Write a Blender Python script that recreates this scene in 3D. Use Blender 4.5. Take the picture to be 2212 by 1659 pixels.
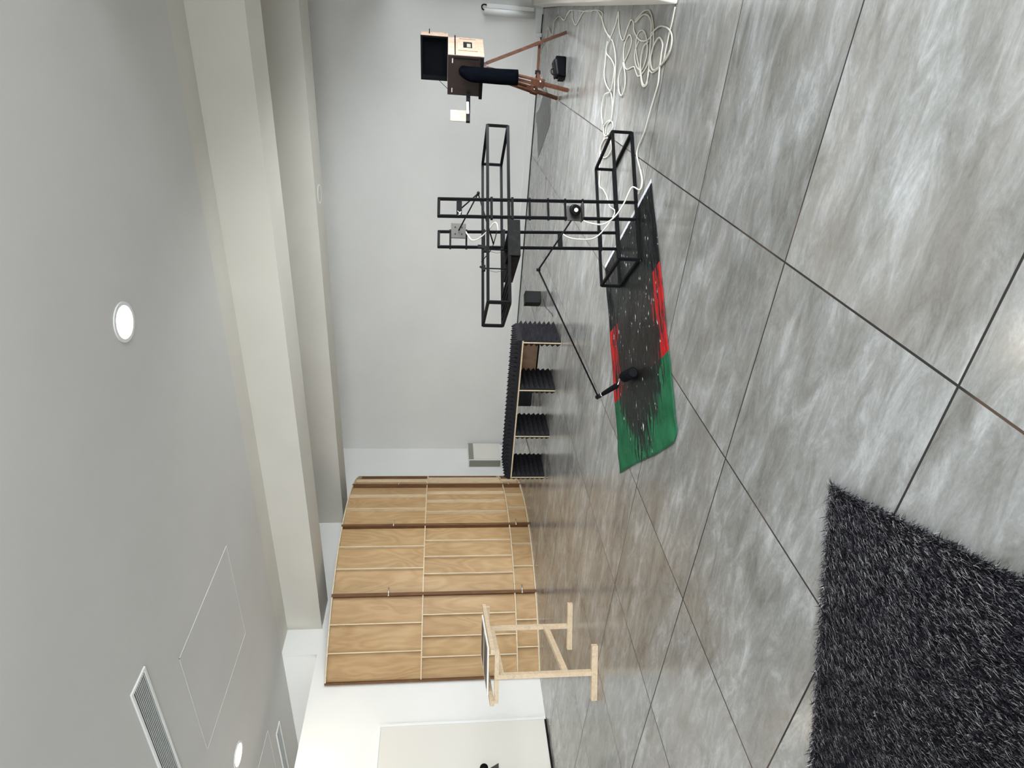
import bpy, bmesh, math, random
import numpy as np
from mathutils import Vector, Matrix

for _o in list(bpy.data.objects):
    bpy.data.objects.remove(_o)
S = bpy.context.scene
COL = S.collection
PI = math.pi
random.seed(7)
rng = np.random.default_rng(7)

# ------------------------------------------------------------------ camera
# The photo was taken upright and is stored turned a quarter turn, so the camera is rolled by 90 degrees.
CAM_H, FPX, PITCH, ROLL, YAW = 1.6744, 1338.517, 1.4551243, 0.0148413, math.radians(90 - 59.779)
cam = bpy.data.cameras.new('camera')
cam_o = bpy.data.objects.new('camera', cam)
COL.objects.link(cam_o)
Rz, Rx, Rr = Matrix.Rotation(YAW, 3, 'Z'), Matrix.Rotation(PITCH, 3, 'X'), Matrix.Rotation(ROLL, 3, 'Z')
U = Rz @ Rx @ Rr
cx_, cy_, cz_ = U.col[0], U.col[1], U.col[2]
CR = Matrix((-cy_, cx_, cz_)).transposed()
cam_o.matrix_world = Matrix.Translation((0, 0, CAM_H)) @ CR.to_4x4()
cam.sensor_fit = 'HORIZONTAL'
cam.sensor_width = 36
cam.lens = FPX * 36 / 2212
cam.clip_start = .02
cam.clip_end = 200
S.camera = cam_o

# ------------------------------------------------------------------ world, lights, exposure
S.view_settings.view_transform = 'Standard'
S.view_settings.look = 'None'
S.view_settings.gamma = 1
S.view_settings.use_curve_mapping = False
S.view_settings.exposure = -0.02
w = bpy.data.worlds.new('sky')
S.world = w
w.use_nodes = True
wb = w.node_tree.nodes['Background']
wb.inputs[0].default_value = (.90, .95, 1, 1)
wb.inputs[1].default_value = 2.6


def area(name, loc, direction, sx, sy, power, color, up='Z'):
    l = bpy.data.lights.new(name, 'AREA')
    l.shape = 'RECTANGLE'
    l.size, l.size_y, l.energy, l.color = sx, sy, power, color
    o = bpy.data.objects.new(name, l)
    o.location = loc
    o.rotation_euler = Vector(direction).to_track_quat('-Z', 'Y').to_euler()
    COL.objects.link(o)
    return o


# daylight through the glazing on the right (x = 0.45, y 5.4..12.2) and the glazing behind the camera
area('daylight_right', (.62, 7.2, 1.7), (-1, .30, -.25), 3.8, 1.7, 230, (.95, .98, 1)).data.spread = math.radians(125)
area('daylight_behind', (-3.2, -3.9, 1.9), (0, 1, -.35), 9.0, 3.0, 90, (.96, .98, 1)).data.spread = math.radians(120)
area('daylight_side', (3.9, 1.0, 1.9), (-1, .1, -.42), 5.0, 2.8, 365, (.93, .97, 1)).data.spread = math.radians(118)
area('alcove_fill', (-10.5, -3.9, 2.3), (0, 1, .1), 2.2, 2.8, 270, (.96, .98, 1))  # added lamp with no known source, brightens the alcove wall


# ------------------------------------------------------------------ materials
def mat(name, color=(.8, .8, .8), rough=.6, metal=0, spec=.5, coat=0):
    m = bpy.data.materials.new(name)
    m.use_nodes = True
    b = m.node_tree.nodes['Principled BSDF']
    b.inputs['Base Color'].default_value = (*color, 1)
    b.inputs['Roughness'].default_value = rough
    b.inputs['Metallic'].default_value = metal
    b.inputs['Specular IOR Level'].default_value = spec
    b.inputs['Coat Weight'].default_value = coat
    return m


class NT:
    def __init__(s, m):
        s.t = m.node_tree
        s.n = s.t.nodes
        s.b = s.n['Principled BSDF']

    def link(s, a, b):
        s.t.links.new(a, b)

    def node(s, kind, **kw):
        x = s.n.new(kind)
        for k, v in kw.items():
            if k in x.inputs.keys():
                x.inputs[k].default_value = v
            else:
                setattr(x, k, v)
        return x

    def coord(s, which='Object', scale=(1, 1, 1), loc=(0, 0, 0)):
        if which == 'World':
            c = s.n.new('ShaderNodeNewGeometry').outputs['Position']
        else:
            c = s.n.new('ShaderNodeTexCoord').outputs[which]
        mp = s.n.new('ShaderNodeMapping')
        mp.inputs['Scale'].default_value = scale
        mp.inputs['Location'].default_value = loc
        s.link(c, mp.inputs[0])
        return mp.outputs[0]

    def noise(s, vec, scale=5, detail=4, rough=.55, dist=0):
        x = s.n.new('ShaderNodeTexNoise')
        x.inputs['Scale'].default_value = scale
        x.inputs['Detail'].default_value = detail
        x.inputs['Roughness'].default_value = rough
        x.inputs['Distortion'].default_value = dist
        s.link(vec, x.inputs['Vector'])
        return x.outputs['Fac']

    def ramp(s, fac, stops, interp='LINEAR'):
        r = s.n.new('ShaderNodeValToRGB')
        r.color_ramp.interpolation = interp
        e = r.color_ramp.elements
        while len(e) < len(stops):
            e.new(.5)
        for k, (p, c) in enumerate(stops):
            e[k].position = p
            e[k].color = (*c, 1) if len(c) == 3 else c
        s.link(fac, r.inputs[0])
        return r.outputs[0]

    def math(s, op, a, b=None, c=None, clamp=False):
        x = s.n.new('ShaderNodeMath')
        x.operation = op
        x.use_clamp = clamp
        for k, v in enumerate((a, b, c)):
            if v is None:
                continue
            if isinstance(v, (int, float)):
                x.inputs[k].default_value = v
            else:
                s.link(v, x.inputs[k])
        return x.outputs[0]

    def mix(s, fac, a, b, mode='MIX'):
        x = s.n.new('ShaderNodeMix')
        x.data_type = 'RGBA'
        x.blend_type = mode
        for k, v in ((0, fac), (6, a), (7, b)):
            if isinstance(v, (int, float)):
                x.inputs[k].default_value = v
            elif isinstance(v, tuple):
                x.inputs[k].default_value = (*v, 1)
            else:
                s.link(v, x.inputs[k])
        return x.outputs[2]

    def sep(s, vec):
        x = s.n.new('ShaderNodeSeparateXYZ')
        s.link(vec, x.inputs[0])
        return x.outputs

    def bump(s, h, strength=.2, dist=.01):
        x = s.n.new('ShaderNodeBump')
        x.inputs['Strength'].default_value = strength
        x.inputs['Distance'].default_value = dist
        s.link(h, x.inputs['Height'])
        s.link(x.outputs[0], s.b.inputs['Normal'])

    def base(s, c):
        s.link(c, s.b.inputs['Base Color'])

    def rough(s, c):
        s.link(c, s.b.inputs['Roughness'])


def plaster(name, col, var=.02, bump=.12):
    m = mat(name, col, .75, spec=.25)
    t = NT(m)
    v = t.coord('World')
    n = t.noise(v, .9, 3)
    lo = tuple(max(0, c - var) for c in col)
    hi = tuple(min(1, c + var) for c in col)
    t.base(t.ramp(n, [(.3, lo), (.7, hi)]))
    t.bump(t.noise(v, 60, 5), bump, .004)
    return m


M = {}
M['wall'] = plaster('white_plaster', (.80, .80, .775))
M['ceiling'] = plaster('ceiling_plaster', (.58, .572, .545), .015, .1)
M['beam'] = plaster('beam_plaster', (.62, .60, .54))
M['door'] = plaster('painted_door', (.70, .68, .62), .01, .02)
M['white_gloss'] = mat('white_painted_metal', (.78, .79, .77), .35)
M['kerb'] = plaster('white_kerb', (.80, .79, .74), .03, .05)


def wood(name, cols, scale=(3, 3, .35), nscale=3, rough=.5, waves=True, bump=.05):
    m = mat(name, cols[1], rough, spec=.35)
    t = NT(m)
    v = t.coord('Object', scale)
    oi = t.n.new('ShaderNodeObjectInfo')
    av = t.n.new('ShaderNodeVectorMath')
    av.operation = 'MULTIPLY_ADD'
    t.link(oi.outputs['Random'], av.inputs[0])
    av.inputs[1].default_value = (17, 31, 23)
    t.link(v, av.inputs[2])
    n = t.noise(av.outputs[0], nscale, 4, .6, 1.2)
    x = n
    if waves:
        wv = t.n.new('ShaderNodeTexWave')
        wv.wave_type = 'RINGS'
        wv.inputs['Scale'].default_value = 1.1
        wv.inputs['Distortion'].default_value = 5
        wv.inputs['Detail'].default_value = 3
        wv.inputs['Detail Scale'].default_value = 1.2
        t.link(av.outputs[0], wv.inputs[0])
        x = t.math('ADD', t.math('MULTIPLY', n, .6), t.math('MULTIPLY', wv.outputs['Fac'], .4))
    c = t.ramp(x, [(.25, cols[0]), (.5, cols[1]), (.78, cols[2])])
    fine = t.noise(t.coord('Object', (scale[0] * 30, scale[1] * 30, scale[2] * 12)), 4, 2)
    c = t.mix(t.math('MULTIPLY', fine, .22), c, cols[0])
    t.base(c)
    t.bump(x, bump, .003)
    return m


def ply_mat():
    m = mat('birch_plywood', (.47, .28, .14), .5, spec=.3)
    t = NT(m)
    oi = t.n.new('ShaderNodeObjectInfo')
    av = t.n.new('ShaderNodeVectorMath')
    av.operation = 'MULTIPLY_ADD'
    t.link(oi.outputs['Random'], av.inputs[0])
    av.inputs[1].default_value = (17, 31, 23)
    t.link(t.coord('Object', (1.5, 1.5, .42)), av.inputs[2])
    f = t.noise(av.outputs[0], 1.5, 2, .45, .5)
    rings = t.math('MULTIPLY_ADD', t.math('SINE', t.math('MULTIPLY', f, 75)), .5, .5)
    fine = t.noise(t.coord('Object', (45, 45, 2.2)), 2.2, 4, .6)
    big = t.noise(t.coord('Object', (2.2, 2.2, .8)), 1.3, 3)
    x = t.math('ADD', t.math('ADD', t.math('MULTIPLY', rings, .13), t.math('MULTIPLY', fine, .35)), t.math('MULTIPLY', big, .43))
    t.base(t.ramp(x, [(.28, (.33, .205, .092)), (.48, (.42, .275, .135)), (.70, (.50, .35, .19))]))
    return m


M['ply'] = ply_mat()
M['pale_edge'] = wood('pale_plywood_edge', [(.50, .40, .26), (.64, .53, .36), (.72, .62, .45)], (6, 6, 1), 4, .55, False)
M['brown_board'] = wood('brown_film_plywood', [(.09, .040, .014), (.135, .062, .024), (.18, .09, .04)], (2, 2, .6), 4, .7, False)
M['pine'] = wood('pale_pine', [(.46, .34, .22), (.60, .47, .32), (.70, .58, .42)], (9, 9, 9), 2, .55, False)
M['ply_front'] = wood('plywood_cut_edge', [(.38, .29, .17), (.54, .44, .29), (.64, .55, .39)], (30, 30, 30), 2, .6, False)
M['ply_brown'] = wood('tan_plywood', [(.20, .12, .07), (.27, .17, .10), (.34, .22, .14)], (4, 4, 1), 4, .55)
M['mahogany'] = wood('mahogany', [(.040, .015, .008), (.080, .030, .015), (.15, .065, .034)], (10, 10, 2), 3, .35, False)
M['dark_walnut'] = wood('dark_walnut', [(.008, .004, .003), (.017, .009, .006), (.030, .017, .011)], (4, 4, 1), 3, .6, False)
M['peach_wood'] = wood('peach_wood', [(.24, .165, .12), (.33, .235, .175), (.42, .32, .25)], (5, 5, 2), 3, .45, False)
M['black_steel'] = mat('black_steel', (.004, .004, .005), .6, 0, .10)
M['gun_metal'] = mat('grey_brown_metal', (.040, .035, .030), .55, .2)
M['chrome'] = mat('bright_steel', (.75, .75, .75), .25, 1)
M['black_plastic'] = mat('black_plastic', (.004, .004, .005), .5, 0, .14)
M['black_box'] = mat('black_box_laminate', (.006, .006, .007), .6, 0, .1)
M['navy_cloth'] = mat('navy_cloth', (.0006, .0010, .0020), .95, spec=.03)
M['black_cloth'] = mat('black_cloth', (.004, .0045, .006), .95, spec=.08)
M['cable'] = mat('white_cable', (.62, .60, .53), .45)
M['black_cable'] = mat('black_cable', (.01, .01, .01), .5)
M['grille'] = mat('grey_grille', (.22, .22, .18), .6)
M['dark_void'] = mat('dark_recess', (.03, .03, .028), .9)
M['paper'] = mat('paper_white', (.8, .8, .78), .6)
M['print'] = mat('dark_print', (.05, .035, .028), .45)
M['film'] = mat('black_gloss_film', (.016, .018, .019), .30, spec=.35)
M['lens'] = mat('lens_glass', (.55, .60, .50), .08, spec=.8)
t = NT(M['film'])
t.bump(t.noise(t.coord('Object', (1, 1, 1)), 7, 4), .6, .03)


def foam_mat():
    m = mat('charcoal_foam', (.022, .022, .026), .95, spec=.12)
    t = NT(m)
    n = t.noise(t.coord('Object'), 220, 2)
    t.base(t.ramp(n, [(.3, (.011, .011, .0125)), (.7, (.021, .021, .0245))]))
    t.bump(n, .3, .002)
    return m


M['foam'] = foam_mat()


def metal_paint():
    m = M['tray'] = mat('scuffed_black_tray', (.02, .02, .02), .6, 0, .12)
    t = NT(m)
    n = t.noise(t.coord('Object', (1, 1, 1)), 14, 6, .7)
    t.base(t.ramp(n, [(.45, (.005, .005, .005)), (.62, (.014, .013, .012)), (.8, (.06, .055, .05))]))


metal_paint()


def floor_mat():
    m = mat('concrete_look_tiles', (.3, .3, .3), .35, spec=.5)
    t = NT(m)
    T = 1.2
    p = t.coord('World', (1, 1, 1), (.911, -1.592, 0))
    x, y, z = t.sep(p)
    xs, ys = t.math('DIVIDE', x, T), t.math('DIVIDE', y, T)
    ix, iy = t.math('FLOOR', xs), t.math('FLOOR', ys)
    fx, fy = t.math('FRACT', xs), t.math('FRACT', ys)
    dx = t.math('MULTIPLY', t.math('MINIMUM', fx, t.math('SUBTRACT', 1, fx)), T)
    dy = t.math('MULTIPLY', t.math('MINIMUM', fy, t.math('SUBTRACT', 1, fy)), T)
    d = t.math('MINIMUM', dx, dy)
    grout = t.math('LESS_THAN', d, .0050)
    cmb = t.n.new('ShaderNodeCombineXYZ')
    t.link(ix, cmb.inputs[0])
    t.link(iy, cmb.inputs[1])
    wn = t.n.new('ShaderNodeTexWhiteNoise')
    wn.noise_dimensions = '2D'
    t.link(cmb.outputs[0], wn.inputs['Vector'])
    off = t.n.new('ShaderNodeVectorMath')
    off.operation = 'MULTIPLY_ADD'
    t.link(wn.outputs['Color'], off.inputs[0])
    off.inputs[1].default_value = (40, 40, 40)
    t.link(p, off.inputs[2])

    def st(sc):
        mp = t.n.new('ShaderNodeMapping')
        mp.inputs['Scale'].default_value = sc
        t.link(off.outputs[0], mp.inputs[0])
        return mp.outputs[0]
    big = t.noise(st((.9, 1.6, 1)), 1.5, 6, .62, .5)
    streak = t.noise(st((1.5, 4.6, 1)), 2.0, 7, .70, .9)
    fine = t.noise(st((5, 9, 1)), 9, 5, .7, .2)
    s = t.math('ADD', t.math('ADD', t.math('MULTIPLY', big, .44), t.math('MULTIPLY', streak, .44)),
               t.math('MULTIPLY', fine, .12))
    c = t.ramp(s, [(.36, (.125, .122, .112)), (.46, (.200, .200, .188)), (.53, (.262, .267, .259)), (.66, (.45, .465, .47))])
    warm = t.noise(st((.8, 1.2, 1)), 1.1, 3)
    c = t.mix(t.ramp(warm, [(.45, (0, 0, 0)), (.75, (.45, .45, .45))]), c, (.25, .22, .19), 'MIX')
    tone = t.math('MULTIPLY_ADD', wn.outputs['Value'], .16, .92)
    tc = t.n.new('ShaderNodeCombineColor')
    for k in range(3):
        t.link(tone, tc.inputs[k])
    c = t.mix(1.0, c, tc.outputs[0], 'MULTIPLY')
    gn = t.noise(p, 1.1, 2)
    gc = t.ramp(gn, [(.52, (.012, .010, .009)), (.60, (.060, .036, .022))])
    t.base(t.mix(grout, c, gc))
    r = t.math('MULTIPLY_ADD', big, .16, .10)
    t.rough(t.math('MAXIMUM', r, t.math('MULTIPLY', grout, .8)))
    h = t.math('SUBTRACT', t.math('MULTIPLY', s, .12), t.math('MULTIPLY', grout, 1.0))
    t.bump(h, .10, .003)
    return m


M['floor'] = floor_mat()


def flag_mat():
    m = mat('painted_flag_cloth', (.1, .1, .1), .55, spec=.12)
    t = NT(m)
    p = t.coord('Object')
    a, b, z = t.sep(p)
    wob = t.math('MULTIPLY', t.math('SUBTRACT', t.noise(p, 3, 2), .5), .05)
    aw = t.math('ADD', a, wob)
    red = t.ramp(t.noise(t.coord('Object', (1, 6, 1)), 5, 3), [(.3, (.32, .010, .012)), (.7, (.46, .018, .020))])
    green = t.ramp(t.noise(p, 4, 4), [(.3, (.010, .085, .038)), (.7, (.024, .15, .068))])
    black = (.005, .006, .008)
    c = t.mix(t.math('GREATER_THAN', aw, .745), black, red)
    c = t.mix(t.math('GREATER_THAN', aw, 1.475), c, green)
    # smeared wet paint down the middle, in streaks along the length
    st1 = t.noise(t.coord('Object', (1.1, 9, 1)), 2.6, 6, .65, .4)
    st2 = t.noise(t.coord('Object', (2.0, 16, 1), (3, 5, 0)), 3, 5, .7, .3)
    lump = t.noise(t.coord('Object', (1, 1.3, 1), (7, 1, 0)), 2.4, 4, .6)
    mid = t.math('SUBTRACT', 1, t.math('DIVIDE', t.math('ABSOLUTE', t.math('SUBTRACT', b, .72)), .62))
    fade = t.math('MULTIPLY', t.math('MAXIMUM', t.math('SUBTRACT', aw, 1.50), 0), 1.75)
    e = t.math('ADD', t.math('MULTIPLY_ADD', mid, 1.25, .10), t.math('MULTIPLY', t.math('SUBTRACT', st1, .46), 3.3))
    e = t.math('ADD', e, t.math('MULTIPLY', t.math('SUBTRACT', lump, .5), 1.2))
    e = t.math('SUBTRACT', e, fade)
    cover = t.ramp(e, [(.20, (0, 0, 0)), (.25, (.85, .85, .85)), (.50, (.99, .99, .99))])
    paint = t.ramp(st2, [(.40, (.005, .006, .006)), (.60, (.011, .014, .013)), (.70, (.04, .045, .042)), (.78, (.16, .17, .16))])
    c = t.mix(cover, c, paint)
    glint = t.math('MULTIPLY', t.math('GREATER_THAN', t.noise(t.coord('Object', (4, 10, 1), (1, 9, 0)), 2.4, 3, .6), .66), t.math('GREATER_THAN', e, .2))
    c = t.mix(glint, c, (.55, .57, .56))  # white flecks painted in as glints on the wet smear
    # white hem with a ragged inner edge at the black end
    hem = t.math('LESS_THAN', t.math('ADD', a, t.math('MULTIPLY', t.noise(p, 30, 3), .02)), .045)
    c = t.mix(hem, c, (.62, .63, .70))
    t.base(c)
    t.rough(t.math('SUBTRACT', .75, t.math('MULTIPLY', cover, .42)))
    t.bump(t.math('ADD', st2, t.noise(p, 14, 4)), .45, .012)
    return m


M['flag'] = flag_mat()


def emis(name, col, strength):
    m = mat(name, (0, 0, 0))
    b = m.node_tree.nodes['Principled BSDF']
    b.inputs['Emission Color'].default_value = (*col, 1)
    b.inputs['Emission Strength'].default_value = strength
    return m


M['lamp'] = emis('warm_lamp_glow', (1, .86, .66), 14)


# ------------------------------------------------------------------ mesh helpers
class MB:
    def __init__(s):
        s.v, s.f = [], []

    def add(s, vs, fs):
        k = len(s.v)
        s.v += [tuple(q) for q in vs]
        s.f += [tuple(i + k for i in q) for q in fs]
        return s

    def hexa(s, p):  # p: 8 points, bottom 4 ccw then top 4
        return s.add(p, [(0, 3, 2, 1), (4, 5, 6, 7), (0, 1, 5, 4), (1, 2, 6, 5), (2, 3, 7, 6), (3, 0, 4, 7)])

    def box(s, x0, x1, y0, y1, z0, z1):
        return s.hexa([(x0, y0, z0), (x1, y0, z0), (x1, y1, z0), (x0, y1, z0),
                       (x0, y0, z1), (x1, y0, z1), (x1, y1, z1), (x0, y1, z1)])

    def bar(s, a, b, w_, h_=None, up=(0, 0, 1)):
        h_ = h_ or w_
        a, b, up = Vector(a), Vector(b), Vector(up)
        d = (b - a).normalized()
        if abs(d.dot(up)) > .98:
            up = Vector((1, 0, 0)) if abs(d.x) < .9 else Vector((0, 1, 0))
        r = d.cross(up).normalized()
        q = r.cross(d).normalized()
        P = []
        for c in (a, b):
            for i, j in ((-1, -1), (1, -1), (1, 1), (-1, 1)):
                P.append(c + r * (i * w_ / 2) + q * (j * h_ / 2))
        return s.add(P, [(0, 1, 2, 3), (7, 6, 5, 4), (0, 4, 5, 1), (1, 5, 6, 2), (2, 6, 7, 3), (3, 7, 4, 0)])

    def tube(s, pts, r, n=8, caps=True):
        pts = [Vector(p) for p in pts]
        rs = r if isinstance(r, (list, tuple)) else [r] * len(pts)
        k = len(s.v)
        prev = None
        for i, p in enumerate(pts):
            d = (pts[min(i + 1, len(pts) - 1)] - pts[max(i - 1, 0)])
            d = d.normalized() if d.length > 1e-9 else Vector((0, 0, 1))
            if prev is None:
                u = d.cross(Vector((0, 0, 1)))
                if u.length < .05:
                    u = d.cross(Vector((1, 0, 0)))
                u.normalize()
            else:
                u = (prev - d * prev.dot(d))
                u = u.normalized() if u.length > 1e-6 else prev
            prev = u
            q = d.cross(u)
            for j in range(n):
                an = 2 * PI * j / n
                s.v.append(tuple(p + u * (rs[i] * math.cos(an)) + q * (rs[i] * math.sin(an))))
        for i in range(len(pts) - 1):
            for j in range(n):
                a, b = k + i * n + j, k + i * n + (j + 1) % n
                s.f.append((a, b, b + n, a + n))
        if caps:
            s.f.append(tuple(k + j for j in reversed(range(n))))
            s.f.append(tuple(k + (len(pts) - 1) * n + j for j in range(n)))
        return s

    def disc(s, c, nrm, r0, r1, thick, n=40):
        """flat ring (or disc when r0 == 0) with thickness"""
        c, nrm = Vector(c), Vector(nrm).normalized()
        u = nrm.orthogonal().normalized()
        q = nrm.cross(u)
        if r0 == 0:
            return s.tube([c, c + nrm * thick], r1, n)
        k = len(s.v)
        for zz in (0, thick):
            for rr in (r0, r1):
                for j in range(n):
                    an = 2 * PI * j / n
                    s.v.append(tuple(c + nrm * zz + u * rr * math.cos(an) + q * rr * math.sin(an)))
        for j in range(n):
            j2 = (j + 1) % n
            A, B, C_, D = k, k + n, k + 2 * n, k + 3 * n
            s.f += [(A + j, A + j2, B + j2, B + j), (C_ + j, D + j, D + j2, C_ + j2),
                    (B + j, B + j2, D + j2, D + j), (A + j, C_ + j, C_ + j2, A + j2)]
        return s


def make(name, mb, m, parent=None, smooth=False, bevel=0, fixn=False, seg=2):
    me = bpy.data.meshes.new(name)
    me.from_pydata(mb.v, [], mb.f)
    me.validate()
    bm = bmesh.new()
    bm.from_mesh(me)
    bmesh.ops.recalc_face_normals(bm, faces=bm.faces)
    bm.to_mesh(me)
    bm.free()
    me.materials.append(M[m] if isinstance(m, str) else m)
    if smooth:
        me.polygons.foreach_set('use_smooth', [True] * len(me.polygons))
    o = bpy.data.objects.new(name, me)
    COL.objects.link(o)
    if parent:
        o.parent = parent
    if bevel:
        b = o.modifiers.new('bevel', 'BEVEL')
        b.width = bevel
        b.segments = seg
        b.limit_method = 'ANGLE'
    return o


def thing(name, label, cat, loc=(0, 0, 0), rz=0, group=None):
    o = bpy.data.objects.new(name, None)
    o.empty_display_size = .1
    COL.objects.link(o)
    o.location = loc
    o.rotation_euler = (0, 0, rz)
    tag(o, label, cat, group)
    return o


def tag(o, label, cat, group=None, kind=None):
    o['label'] = label
    o['category'] = cat
    if group:
        o['group'] = group
    if kind:
        o['kind'] = kind
    return o


def struct(o):
    o['kind'] = 'structure'
    return o


def smooth_path(pts, n=6):
    """Catmull-Rom through pts"""
    P = [Vector(p) for p in pts]
    out = []
    for i in range(len(P) - 1):
        p0, p1, p2, p3 = P[max(i - 1, 0)], P[i], P[i + 1], P[min(i + 2, len(P) - 1)]
        for k in range(n):
            u = k / n
            out.append(.5 * ((2 * p1) + (p2 - p0) * u + (2 * p0 - 5 * p1 + 4 * p2 - p3) * u * u + (3 * p1 - p0 - 3 * p2 + p3) * u ** 3))
    out.append(P[-1])
    return out


# ------------------------------------------------------------------ the room
XL, YB, XF, YF, XR, ZC = -9.09, 12.40, -11.75, -4.2, 4.2, 4.15
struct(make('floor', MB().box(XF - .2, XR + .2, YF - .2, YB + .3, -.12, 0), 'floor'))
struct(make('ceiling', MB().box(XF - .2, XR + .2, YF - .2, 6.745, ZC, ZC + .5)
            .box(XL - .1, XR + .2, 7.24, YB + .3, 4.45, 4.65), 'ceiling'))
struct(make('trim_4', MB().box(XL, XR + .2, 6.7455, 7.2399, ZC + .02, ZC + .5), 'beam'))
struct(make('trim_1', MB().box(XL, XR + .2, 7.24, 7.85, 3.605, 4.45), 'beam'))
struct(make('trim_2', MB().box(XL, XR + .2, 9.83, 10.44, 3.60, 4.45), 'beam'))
struct(make('wall_back', MB().box(XL - .1, XR + .2, YB, YB + .2, 0, 4.45), 'wall'))
struct(make('wall_left', MB().box(XL - .12, XL, YF, 6.745, 0, 3.60).box(XL - .12, XL, 6.745, YB, 0, 4.45), 'wall'))
struct(make('wall_alcove_back', MB().box(XF - .2, XL - .12, 6.745, 6.9, 0, 4.3), 'wall'))
struct(make('wall_alcove_side', MB().box(XF - .2, XF, YF, 6.745, 0, 4.3), 'wall'))
struct(make('wall_front', MB().box(XF, XF + .1, YF - .2, YF, 0, ZC).box(-9.3, -7.9, YF - .2, YF, 0, ZC).box(XF + .1, -9.3, YF - .2, YF, 0, .6).box(XF + .1, -9.3, YF - .2, YF, 3.8, ZC).box(-7.9, 1.5, YF - .2, YF, 0, .3)  # opening at the alcove end added for the fill lamp
            .box(-7.9, 1.5, YF - .2, YF, 3.5, ZC).box(1.5, XR, YF - .2, YF, 0, ZC), 'wall'))
struct(make('wall_right', MB().box(XR, XR + .2, YF, -1.6, 0, ZC).box(XR, XR + .2, 3.6, 5.2, 0, ZC)
            .box(XR, XR + .2, -1.6, 3.6, 0, .4).box(XR, XR + .2, -1.6, 3.6, 3.3, ZC)
            .box(.95, XR + .2, 5.25, 5.4, 0, ZC + .3), 'wall'))
# glazed side of the exhibition area: kerb, sill, glass, header
k0 = MB()
kp = [(.215, 5.15), (.245, 7.6), (.285, 10.4), (.30, 12.4)]
for (xa, ya), (xb, yb) in zip(kp, kp[1:]):
    k0.hexa([(xa, ya, 0), (.95, ya, 0), (.95, yb, 0), (xb, yb, 0), (xa + .02, ya, .20), (.95, ya, .20), (.95, yb, .20), (xb + .02, yb, .20)])
    k0.hexa([(xa + .10, ya, .20), (.95, ya, .20), (.95, yb, .20), (xb + .10, yb, .20), (xa + .12, ya, .42), (.95, ya, .42), (.95, yb, .42), (xb + .12, yb, .42)])
struct(make('wall_right_kerb', k0, 'kerb', bevel=.012))
struct(make('wall_right_upper', MB().box(.50, .95, 5.15, 12.4, 2.75, 4.45), 'wall'))
win = struct(make('window_1', MB().box(.42, .50, 5.2, 5.3, .42, 2.75).box(.42, .50, 12.30, 12.4, .42, 2.75)
                  .box(.42, .50, 5.3, 12.3, .42, .50).box(.42, .50, 5.3, 12.3, 2.67, 2.75)
                  .box(.42, .50, 7.6, 7.68, .5, 2.67).box(.42, .50, 9.95, 10.03, .5, 2.67), 'white_gloss'))
gm = mat('window_glass', (1, 1, 1), .0)
gm.node_tree.nodes['Principled BSDF'].inputs['Transmission Weight'].default_value = 1
gm.node_tree.nodes['Principled BSDF'].inputs['IOR'].default_value = 1.02
make('pane', MB().box(.455, .461, 5.3, 12.3, .5, 2.67), gm, win)
# baseboards
struct(make('baseboard_back', MB().box(XL, .28, YB - .018, YB, .0, .13), 'white_gloss', bevel=.004))
struct(make('baseboard_left', MB().box(XL, XL + .015, 8.0, YB - .02, 0, .13), 'white_gloss', bevel=.004))
struct(make('trim_3', MB().box(-9.0, .2, YB - .030, YB - .0181, 0, .012), 'black_plastic'))
# big flush door panel on the left wall
door = struct(make('door_1', MB().box(XL, XL + .045, 3.2, 5.45, .03, 2.46), 'door', bevel=.004))
make('door_edge', MB().box(XL, XL + .055, 5.45, 5.49, .012, 2.475).box(XL, XL + .05, 3.2, 5.45, 2.46, 2.475), 'white_gloss', door, bevel=.004)
make('door_gap', MB().box(XL + .001, XL + .05, 3.2, 5.45, .001, .03), 'black_plastic', door)


# ------------------------------------------------------------------ ceiling fittings
def downlight(x, y, label, power=16):
    t_ = thing('ceiling_downlight', label, 'ceiling light', (x, y, ZC), 0, 'recessed ceiling lights')
    make('trim_ring', MB().disc((0, 0, -.010), (0, 0, 1), .132, .160, .0095, 48), 'white_gloss', t_, smooth=False)
    make('lamp_disc', MB().disc((0, 0, -.007), (0, 0, 1), 0, .131, .0065, 48), 'lamp', t_)
    l = bpy.data.lights.new('lamp_light', 'AREA')
    l.shape = 'DISK'
    l.size = .25
    l.energy = power
    l.color = (1, .84, .64)
    o = bpy.data.objects.new('lamp_light', l)
    o.location = (x, y, ZC - .02)
    COL.objects.link(o)


downlight(-2.23, 4.705, 'round lit ceiling lamp in open ceiling, far from the slotted vents')
downlight(-10.6, 2.6, 'added unseen ceiling lamp past the white side wall, out beyond the narrow vent')  # extra lamp out of view, put in to brighten the alcove
downlight(-8.23, 4.69, 'round lit ceiling lamp beyond the hatch, between the two slotted vents')


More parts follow.
